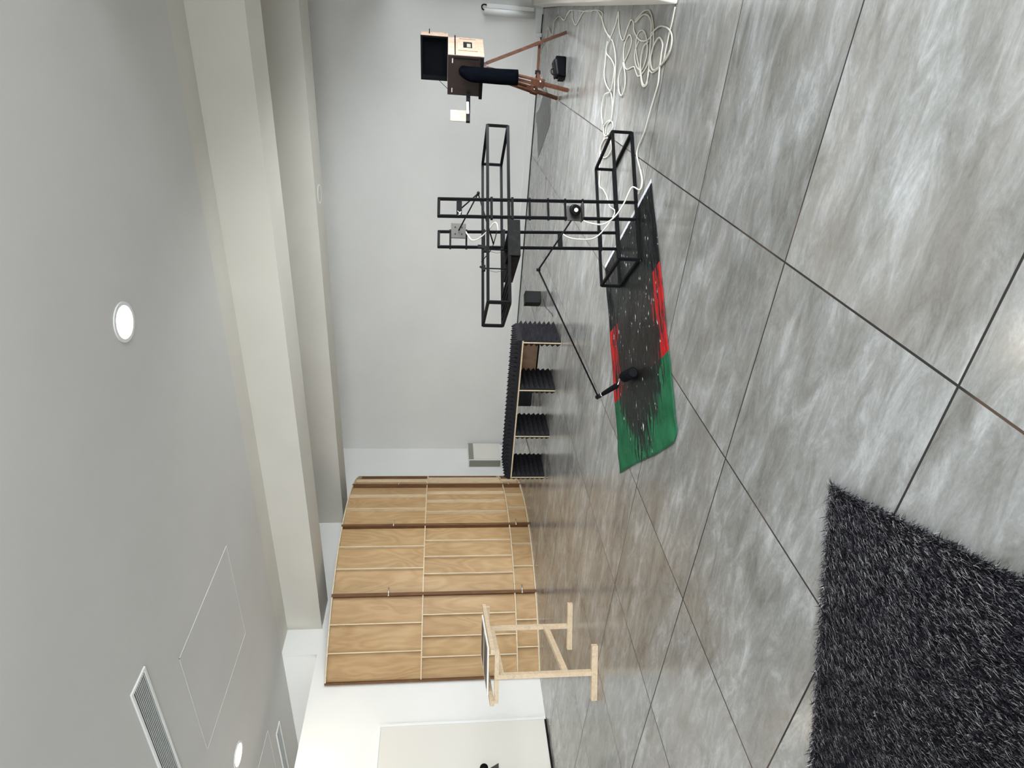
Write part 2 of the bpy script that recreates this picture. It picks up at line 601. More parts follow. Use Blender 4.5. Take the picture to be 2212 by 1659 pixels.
def vent(x0, x1, y0, y1, label, n):
    t_ = thing('ceiling_vent', label, 'air vent', ((x0 + x1) / 2, (y0 + y1) / 2, ZC), 0, 'slotted ceiling air vents')
    hx, hy = (x1 - x0) / 2, (y1 - y0) / 2
    b_ = .03
    make('backing', MB().box(-hx + b_, hx - b_, -hy + b_, hy - b_, -.0030, -.0005), 'dark_void', t_)
    make('frame', MB().box(-hx, hx, -hy, -hy + b_, -.016, -.0004).box(-hx, hx, hy - b_, hy, -.016, -.0004)
         .box(-hx, -hx + b_, -hy + b_, hy - b_, -.016, -.0004).box(hx - b_, hx, -hy + b_, hy - b_, -.016, -.0004), 'white_gloss', t_, bevel=.002)
    p = (2 * hy - 2 * b_) / n
    for k in range(n - 1):
        yc = -hy + b_ + p * (k + 1)
        make('slat', MB().hexa([(-hx + b_, yc - .002, -.014), (hx - b_, yc - .002, -.014), (hx - b_, yc + .003, -.014), (-hx + b_, yc + .003, -.014),
                                (-hx + b_, yc + .003, -.003), (hx - b_, yc + .003, -.003), (hx - b_, yc + .008, -.003), (-hx + b_, yc + .008, -.003)]), 'white_gloss', t_)


vent(-7.1, -4.94, 3.34, 3.61, 'long slotted white ceiling vent with dark gaps, the larger one, beside the hatch', 10)
vent(-11.6, -9.85, 5.90, 6.12, 'narrow slotted vent in the ceiling nearest the white side wall', 6)


def hatch(x0, x1, y0, y1, label):
    t_ = thing('ceiling_hatch', label, 'ceiling hatch', ((x0 + x1) / 2, (y0 + y1) / 2, ZC), 0, 'flush ceiling hatches')
    hx, hy = (x1 - x0) / 2, (y1 - y0) / 2
    make('panel', MB().box(-hx + .006, hx - .006, -hy + .006, hy - .006, -.004, -.001), 'ceiling', t_)
    e = MB()
    for a in ((-hx, hx, -hy, -hy + .006), (-hx, hx, hy - .006, hy), (-hx, -hx + .006, -hy, hy), (hx - .006, hx, -hy, hy)):
        e.box(*a, -.009, -.001)
    make('edge_bead', e, 'ceiling', t_)


hatch(-7.09, -5.53, 4.107, 5.62, 'large square flush ceiling hatch with thin seams beside the slotted vent')
hatch(-10.9, -9.32, 4.12, 5.66, 'second flush ceiling hatch with thin seams, nearest the white side wall')
cp = thing('ceiling_cover', 'small round flush cover plate under the far ceiling beam', 'cover plate', (-2.50, 10.12, 3.60))
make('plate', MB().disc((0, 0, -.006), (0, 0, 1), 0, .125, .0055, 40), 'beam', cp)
make('rim', MB().disc((0, 0, -.010), (0, 0, 1), .125, .145, .0095, 40), 'white_gloss', cp)

# white fan coil unit on the left wall
ac = thing('fan_coil_unit', 'white wall heater cabinet with grey top grille, behind the foam bench', 'heater', (XL, 12.0, 0))
make('cabinet', MB().box(.001, .22, -.33, .33, .20, .985), 'white_gloss', ac, bevel=.008)
make('front_panel', MB().box(.22, .232, -.31, .31, .23, .85), 'door', ac, bevel=.004)
make('top_grille', MB().box(.220, .2335, -.31, .31, .86, .975), 'grille', ac)
make('side_panel', MB().box(.02, .20, -.338, -.331, .23, .96), 'grille', ac, bevel=.002)
make('foot', MB().box(.02, .20, -.30, .30, .13, .20), 'white_gloss', ac)

# rolled blind / vertical cover strip at the right end of the back wall
vb = thing('cover_strip', 'tall white rounded cover strip on back wall beside the bright glazing', 'cover strip', (.20, YB, 0))
make('strip_body', MB().tube([(-.03, -.06, .15), (-.03, -.06, 1.02)], .052, 16), 'white_gloss', vb, smooth=True)
make('side_rail', MB().box(.02, .09, -.08, -.001, .16, .98), 'white_gloss', vb, bevel=.01)
make('hook', MB().tube(smooth_path([(-.01, -.06, 1.0), (.0, -.06, 1.05), (.05, -.06, 1.06), (.07, -.06, 1.02), (.06, -.06, .97)]), .011, 8), 'black_plastic', vb)

# ------------------------------------------------------------------ curved plywood wall
CX, CY, R0, HT = -11.45, 8.70, 3.50, 3.385
RS = 3.432


def arc_slab(mb, a0, a1, r0, r1, z0, z1, n=16):
    for k in range(n):
        u0, u1 = a0 + (a1 - a0) * k / n, a0 + (a1 - a0) * (k + 1) / n
        c0, s0, c1, s1 = math.cos(u0), math.sin(u0), math.cos(u1), math.sin(u1)
        mb.hexa([(r0 * c0, r0 * s0, z0), (r1 * c0, r1 * s0, z0), (r1 * c1, r1 * s1, z0), (r0 * c1, r0 * s1, z0),
                 (r0 * c0, r0 * s0, z1), (r1 * c0, r1 * s0, z1), (r1 * c1, r1 * s1, z1), (r0 * c1, r0 * s1, z1)])
    return mb


cw = thing('curved_wooden_wall', 'tall curved plywood wall section with ribs and dark brown uprights, against the left wall', 'wooden wall', (CX, CY, 0))
DIV = [math.radians(a) for a in (-46.4, -24.8, -2.8, 20.8, 43.0)]
ZM, ZL = 1.895, .355
rt = .018


def radial(mb, a, r0, r1, z0, z1, th):
    c, s_ = math.cos(a), math.sin(a)
    tx, ty = -s_ * th / 2, c * th / 2
    mb.hexa([(r0 * c - tx, r0 * s_ - ty, z0), (r1 * c - tx, r1 * s_ - ty, z0), (r1 * c + tx, r1 * s_ + ty, z0), (r0 * c + tx, r0 * s_ + ty, z0),
             (r0 * c - tx, r0 * s_ - ty, z1), (r1 * c - tx, r1 * s_ - ty, z1), (r1 * c + tx, r1 * s_ + ty, z1), (r0 * c + tx, r0 * s_ + ty, z1)])
    return mb


for k in range(4):
    a0, a1 = DIV[k] + .004, DIV[k + 1] - .004
    make('skin_panel', arc_slab(MB(), a0, a1, RS - .012, RS, .012, HT - .02, 16), 'ply', cw)
    for z in (.0, ZL, ZM, HT - rt):
        make('rail', arc_slab(MB(), a0, a1, RS, R0 - .002, z, z + rt, 16), 'pale_edge', cw)
    da = a1 - a0
    for zz, nn in (((ZM + rt, HT - rt), 3), ((ZL + rt, ZM), 4), ((rt, ZL), 3)):
        for j in range(1, nn):
            if k == 3 and j == nn - 1:
                continue
            an = a0 + da * j / nn + random.uniform(-.004, .004)
            make('rib', radial(MB(), an, RS, R0 - .012, zz[0], zz[1], .016), 'pale_edge', cw)
for k, a in enumerate(DIV):
    th = .052 if 0 < k < 4 else .03
    make('upright', radial(MB(), a, RS - .014, R0 + .004, 0, HT + .004, th), 'brown_board', cw, bevel=.002)
    if 0 < k < 4:
        for z in (2.47, .24):
            c, s_ = math.cos(a - .010), math.sin(a - .010)
            c2, s2 = math.cos(a + .030), math.sin(a + .030)
            bo = MB().tube([(R0 * c + .01 * c, R0 * s_ + .01 * s_, z), ((R0 + .012) * c2, (R0 + .012) * s2, z)], .011, 8)
            make('clamp_bolt', bo, 'chrome', cw, smooth=True)

# ------------------------------------------------------------------ foam covered bench
BX = [-3.795, -4.57, -5.385, -6.175]
BY0, BY1, BH = 7.675, 8.235, .548
bench = thing('foam_bench', 'low plywood bench on four legs covered in charcoal pyramid acoustic foam', 'bench', (BX[0], BY0, 0))


def pyramids(mb, o, u, v, nrm, nu, nv, base, hgt):
    """slab of foam: o corner, u,v full extents, nrm outward"""
    o, u, v, nrm = Vector(o), Vector(u), Vector(v), Vector(nrm)
    top = o + nrm * base
    mb.add([o, o + u, o + u + v, o + v, top, top + u, top + u + v, top + v],
           [(0, 3, 2, 1), (0, 1, 5, 4), (1, 2, 6, 5), (2, 3, 7, 6), (3, 0, 4, 7)])
    k = len(mb.v)
    for j in range(nv + 1):
        for i in range(nu + 1):
            mb.v.append(tuple(top + u * (i / nu) + v * (j / nv)))
    for j in range(nv):
        for i in range(nu):
            a = k + j * (nu + 1) + i
            b, c, d = a + 1, a + nu + 2, a + nu + 1
            e = len(mb.v)
            mb.v.append(tuple(top + u * ((i + .5) / nu) + v * ((j + .5) / nv) + nrm * hgt))
            mb.f += [(a, b, e), (b, c, e), (c, d, e), (d, a, e)]
    return mb


D_ = BY1 - BY0
L_ = BX[0] - BX[3]
PT = .018
make('seat_board', MB().box(-L_ - PT, PT, 0, D_, BH - .022, BH), 'ply_front', bench, bevel=.001)
for i, x in enumerate(BX):
    xx = x - BX[0]
    lg = make('leg', MB().box(xx - PT, xx, .0, D_, 0, BH - .022), 'ply_front', bench, bevel=.001)
    zt = BH - .024
    if i == 0:
        make('outer_foam', pyramids(MB(), (xx, .004, .0), (0, D_ - .004, 0), (0, 0, BH + .0), (1, 0, 0), 8, 8, .022, .070), 'foam', lg)
    else:
        make('right_foam', pyramids(MB(), (xx, .004, .0), (0, D_ - .004, 0), (0, 0, zt), (1, 0, 0), 7, 7, .022, .062), 'foam', lg)
    make('left_foam', pyramids(MB(), (xx - PT, .004, .0), (0, D_ - .004, 0), (0, 0, zt), (-1, 0, 0), 7, 7, .010, .055), 'foam', lg)
make('top_foam', pyramids(MB(), (-L_ - PT - .02, -.004, BH), (L_ + PT + .05, 0, 0), (0, D_ + .004, 0), (0, 0, 1), 34, 8, .040, .070), 'foam', bench)
make('rear_panel', MB().box(BX[1] - BX[0] + .01, -.08, D_ - .02, D_ - .002, .225, BH - .022), 'ply_brown', bench)
make('rear_panel_edge', MB().box(BX[1] - BX[0] + .01, -.08, D_ - .035, D_ - .001, .205, .225), 'black_cloth', bench)


# ------------------------------------------------------------------ small speakers
def speaker(x, y, rz, w_, d_, h_, label):
    t_ = thing('speaker_box', label, 'speaker', (x, y, 0), rz, 'small black speaker boxes')
    make('cabinet', MB().box(-w_ / 2, w_ / 2, -d_ / 2, d_ / 2, .006, h_), 'black_box', t_, bevel=.004)
    make('front_baffle', MB().box(-w_ / 2 + .008, w_ / 2 - .008, -d_ / 2 - .004, -d_ / 2 - .0005, .014, h_ - .008), 'black_plastic', t_)
    make('foot', MB().box(-w_ / 2 + .02, w_ / 2 - .02, -d_ / 2 + .02, d_ / 2 - .02, 0, .006), 'black_plastic', t_)
    return t_


speaker(-3.99, 9.74, math.radians(40), .205, .21, .27, 'small black speaker box on the floor between steel frame and foam bench')
speaker(-5.92, 9.72, math.radians(12), .30, .26, .262, 'black speaker box seen through the middle bay of the foam bench')
tag(make('speaker_wire', MB().tube(smooth_path([(-3.93, 9.62, .006), (-3.86, 9.42, .006), (-3.88, 9.15, .006), (-3.80, 8.80, .006), (-3.72, 8.42, .006)]), .004, 6), 'black_cable'),
    'thin dark wire on the floor from small speaker to foam bench', 'cable')
tag(make('wall_wire', MB().tube(smooth_path([(-7.35, 10.6, .006), (-7.0, 10.2, .006), (-6.85, 9.4, .006), (-6.7, 8.9, .006)]), .004, 6), 'black_cable'),
    'thin dark wire on the floor seen through the last bay of the foam bench', 'cable')

# ------------------------------------------------------------------ steel sculpture
SA = Vector((-.751, 5.758, 0))
ang = math.radians(-136.63)
E1 = Vector((math.cos(ang), math.sin(ang), 0))
E2 = Vector((-.687, .727, 0)).normalized()
W_ = .59
BT = .024
# local frame: x = E1, y = -E2 side handled by explicit function
SR = Matrix(((E1.x, E2.x, 0, SA.x), (E1.y, E2.y, 0, SA.y), (0, 0, 1, 0), (0, 0, 0, 1)))


def SL(a, b, z):
    return (SR @ Vector((a, b, z)))


sf = thing('steel_frame', 'black steel bar structure of two ladders and two box frames standing on the floor', 'steel frame', (0, 0, 0))
h = BT / 2


def frame_box(name, a0, a1, z0, z1, slats=None):
    mb = MB()
    for b in (0, W_):
        for z in (z0, z1):
            mb.bar(SL(a0, b, z), SL(a1, b, z), BT)
        for a in (a0, a1):
            mb.bar(SL(a, b, z0), SL(a, b, z1), BT)
    for a in (a0, a1):
        for z in (z0, z1):
            mb.bar(SL(a, 0, z), SL(a, W_, z), BT)
    o = make(name, mb, 'black_steel', sf)
    return o


base = frame_box('base_frame', 0, 1.215, .016, .19)
upper = frame_box('upper_frame', .015, 1.635, 1.122, 1.30)
for a in (1.36, 1.43, 1.50, 1.57):
    make('slat', MB().bar(SL(a, 0, 1.122), SL(a, W_, 1.122), .016), 'black_steel', upper)


def ladder(b, a_bot, a_top, rungs, plate, brackets, zb):
    lad = make('ladder', MB().bar(SL(a_top[0], b, 1.706), SL(a_top[1], b, 1.706), BT), 'black_steel', sf)
    for i in range(2):
        make('rail', MB().bar(SL(a_bot[i], b, zb), SL(a_top[i], b, 1.716), BT), 'black_steel', lad)

    def aa(i, z):
        return a_bot[i] + (a_top[i] - a_bot[i]) * z / 1.706
    for z in rungs:
        make('rung', MB().bar(SL(aa(0, z) - .02, b, z), SL(aa(1, z) + .02, b, z), .017), 'black_steel', lad)
    for z in brackets:
        make('bracket', MB().bar(SL(aa(0, z) - .02, b + .0, z - .012), SL(aa(1, z) + .02, b, z - .012), .034, .02), 'black_steel', lad)
    z0, z1 = plate
    make('cross_plate', MB().hexa([SL(aa(0, z0), b - .006, z0), SL(aa(1, z0), b - .006, z0), SL(aa(1, z0), b + .006, z0), SL(aa(0, z0), b + .006, z0),
                                   SL(aa(0, z1), b - .006, z1), SL(aa(1, z1), b - .006, z1), SL(aa(1, z1), b + .006, z1), SL(aa(0, z1), b + .006, z1)]), 'black_steel', lad)
    return lad


lad1 = ladder(0, (.683, .844), (.74, .896), (.945, .787, .64, .487), (1.515, 1.56), (1.28, 1.105), .004)
lad2 = ladder(W_, (.672, .838), (.739, .89), (1.60, 1.452), (.548, .592), (1.30, 1.115, .19, .02), .004)
# chalk mark scribble on the upper plate
sc = smooth_path([SL(.845, -.008, 1.552), SL(.862, -.008, 1.53), SL(.85, -.008, 1.522), SL(.868, -.008, 1.54), SL(.872, -.008, 1.525), SL(.885, -.008, 1.55)], 5)
make('chalk_mark', MB().tube(sc, .0022, 5), 'paper', lad1)

# tray carried between the upper frame bars
tray = thing('metal_tray', 'scuffed black metal tray carried in the upper bars of the steel frame', 'tray', (0, 0, 0))
ty0, ty1, ta0, ta1 = .02, W_ - .02, .905, 1.225
tz0, tz1 = 1.030, 1.112
tb = MB()


def slbox(mb, a0, a1, b0, b1, z0, z1):
    return mb.hexa([SL(a0, b0, z0), SL(a1, b0, z0), SL(a1, b1, z0), SL(a0, b1, z0), SL(a0, b0, z1), SL(a1, b0, z1), SL(a1, b1, z1), SL(a0, b1, z1)])


slbox(tb, ta0, ta1, ty0, ty1, tz0, tz0 + .006)
make('tray_base', tb, 'tray', tray)
tb = MB()
slbox(tb, ta0, ta0 + .01, ty0, ty1, tz0, tz1)
slbox(tb, ta1 - .01, ta1, ty0, ty1, tz0, tz1)
slbox(tb, ta0, ta1, ty0 - .035, ty0 - .025, tz0, tz1 + .015)
slbox(tb, ta0, ta1, ty1 - .01, ty1, tz0, tz1)
slbox(tb, ta0, ta1, ty0 - .03, ty0, tz0, tz0 + .01)
make('tray_wall', tb, 'tray', tray)
tb = MB()
slbox(tb, ta0 + .14, ta0 + .15, ty0, ty1 - .02, tz0, tz1 - .015)
make('divider', tb, 'black_steel', tray)


def box_at(mb, c, ex, ey, ez, sx, sy, sz):
    c, ex, ey, ez = map(Vector, (c, ex, ey, ez))
    P = []
    for k in (-1, 1):
        for i, j in ((-1, -1), (1, -1), (1, 1), (-1, 1)):
            P.append(c + ex * (i * sx / 2) + ey * (j * sy / 2) + ez * (k * sz / 2))
    return mb.hexa(P)


FWD = Vector((-.503, .864, 0)).normalized()
RGT = Vector((.864, .503, 0)).normalized()
UP = Vector((0, 0, 1))

# upper drawing arm: motor plate on the far ladder, folded thin rods, two stands on the tray
ua = thing('drawing_arm', 'folded black rod arm with square grey motor plate, top of the steel frame', 'mechanical arm', (0, 0, 0))
mc = SL(.738, W_ - .03, 1.526)
mp_ = make('motor_plate', box_at(MB(), mc, E1, E2, UP, .147, .012, .135), 'gun_metal', ua, bevel=.002)
for i in (-1, 1):
    for j in (-1, 1):
        c = mc + E1 * (.034 * i) + UP * (.030 * j) - E2 * .006
        make('screw', MB().tube([c, c - E2 * .004], .0065, 10), 'black_plastic', mp_)
make('motor', box_at(MB(), mc + E2 * .035, E1, E2, UP, .06, .06, .06), 'black_plastic', ua, bevel=.004)
AP = SL(.498, .3, 1.361)
rods = [(SL(.745, W_ - .05, 1.525), AP), (SL(.705, .3, 1.509), AP), (AP, SL(.983, .3, 1.226)), (SL(.855, .3, 1.194), SL(.983, .3, 1.226)),
        (SL(.983, .3, 1.226), SL(1.056, .3, 1.26)), (SL(1.056, .3, 1.26), SL(1.155, .3, 1.333))]
rods[1] = (SL(.80, .02, 1.515), AP)
for i, (p, q) in enumerate(rods):
    make('rod', MB().tube([p, q], .0062 if i < 3 else .004, 8), 'black_steel', ua, smooth=True)
make('joint', MB().tube([AP - E2 * .016, AP + E2 * .016], .013, 12), 'black_plastic', ua, smooth=True)
for a, z1 in ((1.034, 1.30), (1.235, 1.312)):
    st = make('stand_rod', MB().tube([SL(min(a, 1.212), .3, 1.037), SL(min(a, 1.212), .3, z1)], .006, 8), 'black_steel', ua, smooth=True)
    c = SL(min(a, 1.212), .3, z1)
    make('clamp', box_at(MB(), c, E1, E2, UP, .055, .03, .028), 'black_plastic', st, bevel=.004)
    make('clamp_knob', MB().tube([c + UP * .014 - E1 * .01, c + UP * .036 - E1 * .012], [.012, .008], 10), 'black_plastic', st)
    make('thin_wire', MB().tube(smooth_path([c, c + E1 * .02 - UP * .05, c + E1 * .03 - UP * .11, c + E1 * .012 - UP * .17]), .0018, 5), 'black_cable', st)
c = SL(1.01, .3, 1.335)
make('clip', box_at(MB(), c, E1, E2, UP, .03, .02, .06), 'black_plastic', ua, bevel=.003)
make('clip_arm', MB().bar(c, SL(1.03, .3, 1.30), .014), 'black_plastic', ua)

# lower drawing arm: motor on the near ladder, long rods to a roller on the flag
la = thing('painting_arm', 'long thin black rod arm from ladder lens motor to roller on flag', 'mechanical arm', (0, 0, 0))
mc2 = SL(.826, -.03, .57)
make('motor_plate', box_at(MB(), mc2 + E2 * .012, E1, E2, UP, .135, .012, .12), 'gun_metal', la, bevel=.002)
make('side_bracket', box_at(MB(), mc2 + E2 * .0 - UP * .065 - E1 * .01, E1, E2, UP, .15, .09, .008), 'gun_metal', la, bevel=.002)
make('motor_housing', MB().tube([mc2 - E1 * .035 + E2 * .0, mc2 - FWD * .06 - E1 * .005, mc2 - FWD * .07 - E1 * .005], [.042, .045, .04], 24), 'black_plastic', la, smooth=True)
make('lens', MB().tube([mc2 - FWD * .0705 - E1 * .005, mc2 - FWD * .076 - E1 * .005], .017, 20), 'lens', la)
EL = SL(1.275, .15, .858)
J2 = Vector((-2.87, 4.72, .245))
J2 = Vector((-2.861, 4.705, .245))
for i, (p, q) in enumerate([(SL(.90, -.035, .60), EL), (EL, J2)]):
    make('rod', MB().tube([p, q], .0072, 8), 'black_steel', la, smooth=True)
make('joint', MB().tube([EL - UP * .016, EL + UP * .016], .013, 12), 'black_plastic', la, smooth=True)
GE = Vector((-2.665, 4.583, .125))
dg = (GE - J2).normalized()
make('elbow', MB().tube([J2 - dg * .02, J2 + dg * .045], .019, 12), 'black_plastic', la, smooth=True)
make('collar', MB().tube([J2 + dg * .046, J2 + dg * .058], .019, 12), 'chrome', la, smooth=True)
make('grip', MB().tube([J2 + dg * .058, J2 + dg * .12, GE - dg * .02, GE], [.018, .022, .024, .018], 14), M['black_cloth'], la, smooth=True)
ra, rb = Vector((-2.60, 4.62, .062)), Vector((-2.455, 4.435, .062))
make('roller_wire', MB().tube(smooth_path([GE, GE + Vector((.02, .03, -.02)), ra + Vector((-.06, .06, .02)), ra + Vector((-.03, .035, 0)), ra]), .005, 8), 'chrome', la, smooth=True)
rol = make('roller', MB().tube([ra, rb], .048, 24), M['black_cloth'], la, smooth=True)
rd = (rb - ra).normalized()
make('roller_cap', MB().tube([rb + rd * .0005, rb + rd * .006], .036, 20), 'black_plastic', rol)

# ------------------------------------------------------------------ painted flag on the floor
FA, FB = Vector((-.671, -.742, 0)).normalized(), Vector((-.742, .671, 0)).normalized()
FQ = Vector((-.991, 5.028, 0))
nu, nv = 96, 66
fm = MB()
fl_l, fl_w = 2.15, 1.455
for j in range(nv + 1):
    for i in range(nu + 1):
        a, b = fl_l * i / nu, fl_w * j / nv
        ea = .010 * math.sin(b * 4) * (i / nu)
        eb = .004 * math.sin(a * 5 + 1)
        z = .0035 + .0045 * (math.sin(a * 11 + 3 * math.sin(b * 4)) * .5 + .5) * (1 if a > .2 else a / .2)
        if a > 1.65:
            z += .009 * (a - 1.65) / .5 * (math.sin(a * 23 + b * 17 + 2 * math.sin(b * 9)) * .5 + .5)
        # turned-under corner at the green end
        cut = max(0, (a - (fl_l - .07)) - b) if b < .07 else 0
        aa_ = a + ea - cut * .55
        fm.v.append((aa_, b + eb + cut * .35, z + cut * .05))
for j in range(nv):
    for i in range(nu):
        a = j * (nu + 1) + i
        fm.f.append((a, a + 1, a + nu + 2, a + nu + 1))
fo = make('painted_flag', fm, 'flag', smooth=True)
fo.matrix_world = Matrix(((FA.x, FB.x, 0, FQ.x), (FA.y, FB.y, 0, FQ.y), (0, 0, 1, 0), (0, 0, 0, 1)))
sol = fo.modifiers.new('thickness', 'SOLIDIFY')
sol.thickness = .002
sol.offset = -1
tag(fo, 'black, red and green flag smeared with black paint lying on the tiled floor', 'flag')

# ------------------------------------------------------------------ pine T stand with a framed print
P1, P2 = Vector((-6.386, 5.019, 0)), Vector((-5.769, 3.952, 0))
EE = (P1 - P2).normalized()
EF = Vector((EE.y, -EE.x, 0))      # towards the right of the picture
ez = thing('wooden_stand', 'pale pine stand on two beam feet with a dark print lying on top', 'wooden stand', (0, 0, 0))
bw = .062
for P in (P1, P2):
    make('foot_beam', MB().bar(P - EF * .285 + UP * .033, P + EF * .285 + UP * .033, .06, .064), 'pine', ez, bevel=.003)
    make('post', MB().bar(P + UP * .065, P + UP * 1.075, .062, .045, up=EF), 'pine', ez, bevel=.002)
make('stretcher', MB().bar(P1 - EE * .022 + UP * .335, P2 + EE * .022 + UP * .335, .045, .062), 'pine', ez, bevel=.002)
make('upper_stretcher', MB().bar(P1 - EE * .022 + UP * 1.0, P2 + EE * .022 + UP * 1.0, .045, .05), 'pine', ez, bevel=.002)
for P in (P1, P2):
    make('top_bearer', MB().bar(P - EF * .27 + UP * 1.055, P + EF * .27 + UP * 1.055, .045, .045), 'pine', ez, bevel=.002)
for s_ in (-1, 1):
    make('top_rail', MB().bar(P1 + EF * (.262 * s_) + EE * .04 + UP * 1.10, P2 + EF * (.262 * s_) - EE * .04 + UP * 1.10, .05, .045), 'pine', ez, bevel=.002)
pc = (P1 + P2) / 2
pr = thing('framed_print', 'thin white board with dark print lying flat on top of the pine stand', 'print', (0, 0, 0))
make('board', box_at(MB(), pc - EF * .02 + UP * 1.131, EE, EF, UP, .92, .50, .014), 'paper', pr)
for k_, (o1, ln) in enumerate(((-.20, .40), (.26, .30))):
    make('picture', box_at(MB(), pc - EF * .02 + EE * o1 + UP * 1.1395, EE, EF, UP, ln, .42, .002), 'print', pr)

# ------------------------------------------------------------------ wooden box camera on tripod
TO = Vector((-.54, 9.60, 0))
def TL(r, f, z):
    return TO + RGT * r + FWD * f + UP * z


bc = thing('box_camera', 'antique wooden box camera with open dark hood and navy sleeve, on the wooden tripod', 'box camera', (0, 0, 0))
th = math.radians(50)
BXv = RGT * math.cos(th) - FWD * math.sin(th)
BYv = RGT * math.sin(th) + FWD * math.cos(th)
CO = TL(-.036, -.35, 0)


def BL(x, y, z):
    return CO + BXv * x + BYv * y + UP * z


def blbox(mb, x0, x1, y0, y1, z0, z1):
    return mb.hexa([BL(x0, y0, z0), BL(x1, y0, z0), BL(x1, y1, z0), BL(x0, y1, z0), BL(x0, y0, z1), BL(x1, y0, z1), BL(x1, y1, z1), BL(x0, y1, z1)])


make('body', blbox(MB(), -.53, -.004, .004, .56, 1.20, 1.632), 'dark_walnut', bc, bevel=.003)
make('base_board', blbox(MB(), -.56, -.006, -.015, .56, 1.155, 1.20), 'black_steel', bc, bevel=.003)
side = make('side_door', blbox(MB(), -.0035, .006, .0, .56, 1.155, 1.632), 'peach_wood', bc)  # much paler than the body: window light on this side put into the colour
sfm = MB()
for a in ((.13, .53, 1.24, 1.262), (.13, .53, 1.478, 1.50), (.13, .155, 1.262, 1.478), (.505, .53, 1.262, 1.478)):
    blbox(sfm, .0065, .018, *a)
make('moulding', sfm, 'peach_wood', side)
make('picture_slot', blbox(MB(), .0065, .010, .24, .42, 1.31, 1.43), 'black_plastic', side)
make('slot_card', blbox(MB(), .0102, .012, .25, .36, 1.33, 1.38), 'grille', side)
make('rod', MB().tube([BL(.012, .0, 1.54), BL(.012, .60, 1.54)], .008, 8), 'black_steel', side)
for z in (1.215, 1.19):
    pass
for x in (-.07, -.46):
    make('latch', blbox(MB(), x - .03, x + .03, -.006, .0035, 1.565, 1.58), 'chrome', bc)
make('face_groove', blbox(MB(), -.05, -.03, .001, .0038, 1.22, 1.55), 'black_plastic', bc)
# raised hood: shallow open box
HX, HY = BXv, BYv
HO = CO + BXv * .0 + BYv * .54


def HL(x, y, z):
    return HO + HX * x + HY * y + UP * z


def hlbox(mb, x0, x1, y0, y1, z0, z1):
    return mb.hexa([HL(x0, y0, z0), HL(x1, y0, z0), HL(x1, y1, z0), HL(x0, y1, z0), HL(x0, y0, z1), HL(x1, y0, z1), HL(x1, y1, z1), HL(x0, y1, z1)])


hd = make('hood', hlbox(hlbox(hlbox(hlbox(MB(), -.575, .0, .0, .13, 1.99, 2.005), -.575, 0, 0, .13, 1.636, 1.65), -.575, -.56, 0, .13, 1.65, 1.99), -.575, 0, .12, .13, 1.65, 1.99), 'black_cloth', bc)
make('hood_side', hlbox(MB(), .0005, .010, .0, .13, 1.636, 2.005), 'peach_wood', hd)  # pale colour again carries the window light on this side
make('hood_back', hlbox(MB(), -.56, -.01, .09, .119, 1.65, 1.99), 'black_cloth', hd)
make('hood_rim', hlbox(hlbox(hlbox(hlbox(MB(), -.585, .012, -.012, .0, 1.985, 2.01), -.585, .012, -.012, 0, 1.634, 1.65), -.585, -.568, -.012, 0, 1.634, 2.01), -.006, .012, -.012, 0, 1.634, 2.01), 'black_plastic', hd)
make('hood_pin', MB().tube([HL(.010, .07, 1.89), HL(.07, .07, 1.89)], .006, 8), 'black_plastic', hd)
for z in (1.67, 1.98):
    make('corner_cap', MB().tube([HL(.010, .11, z), HL(.018, .11, z)], .014, 10), 'chrome', hd)
make('hood_stay', MB().tube([HL(-.575, .03, 1.78), BL(-.52, .1, 1.60)], .004, 6), 'black_steel', hd)
# sleeve
slv = MB()
s0 = BL(-.19, .003, 1.42)
path = smooth_path([s0, s0 - BYv * .06 - UP * .01, s0 - BYv * .11 - UP * .10, s0 - BYv * .11 - UP * .30, s0 - BYv * .11 - UP * .50, s0 - BYv * .11 - UP * .73 + RGT * .01], 5)
n_ = len(path)
k = 18
for i, p in enumerate(path):
    u = i / (n_ - 1)
    d = (path[min(i + 1, n_ - 1)] - path[max(i - 1, 0)]).normalized()
    side_v = RGT
    q = d.cross(side_v).normalized()
    rw, rd_ = .075 + .028 * min(1, u * 2.2), .07 - .02 * u
    for j in range(k):
        an = 2 * PI * j / k
        fold = 1 + .10 * math.sin(3 * an + u * 3) * u
        slv.v.append(tuple(p + side_v * (rw * math.cos(an) * fold) + q * (rd_ * math.sin(an) * fold)))
for i in range(n_ - 1):
    for j in range(k):
        a, b = i * k + j, i * k + (j + 1) % k
        slv.f.append((a, b, b + k, a + k))
slv.f.append(tuple(j for j in range(k)))
slv.f.append(tuple((n_ - 1) * k + j for j in range(k)))
make('sleeve', slv, 'navy_cloth', bc, smooth=True)
# copy arm with small wooden board on the left
make('copy_arm', MB().bar(TL(-.36, .02, 1.345), TL(-.765, .0, 1.345), .05, .055), 'black_steel', bc, bevel=.003)
make('arm_slide', MB().bar(TL(-.50, -.03, 1.355), TL(-.66, -.03, 1.350), .010, .030), 'chrome', bc)
cb = make('copy_board', MB().box(-.075, .075, -.006, .006, .0, .225), 'peach_wood', bc)
cb.matrix_world = Matrix.Translation(TL(-.685, -.005, 1.362)) @ Matrix.Rotation(math.atan2(RGT.y, RGT.x), 4, 'Z')

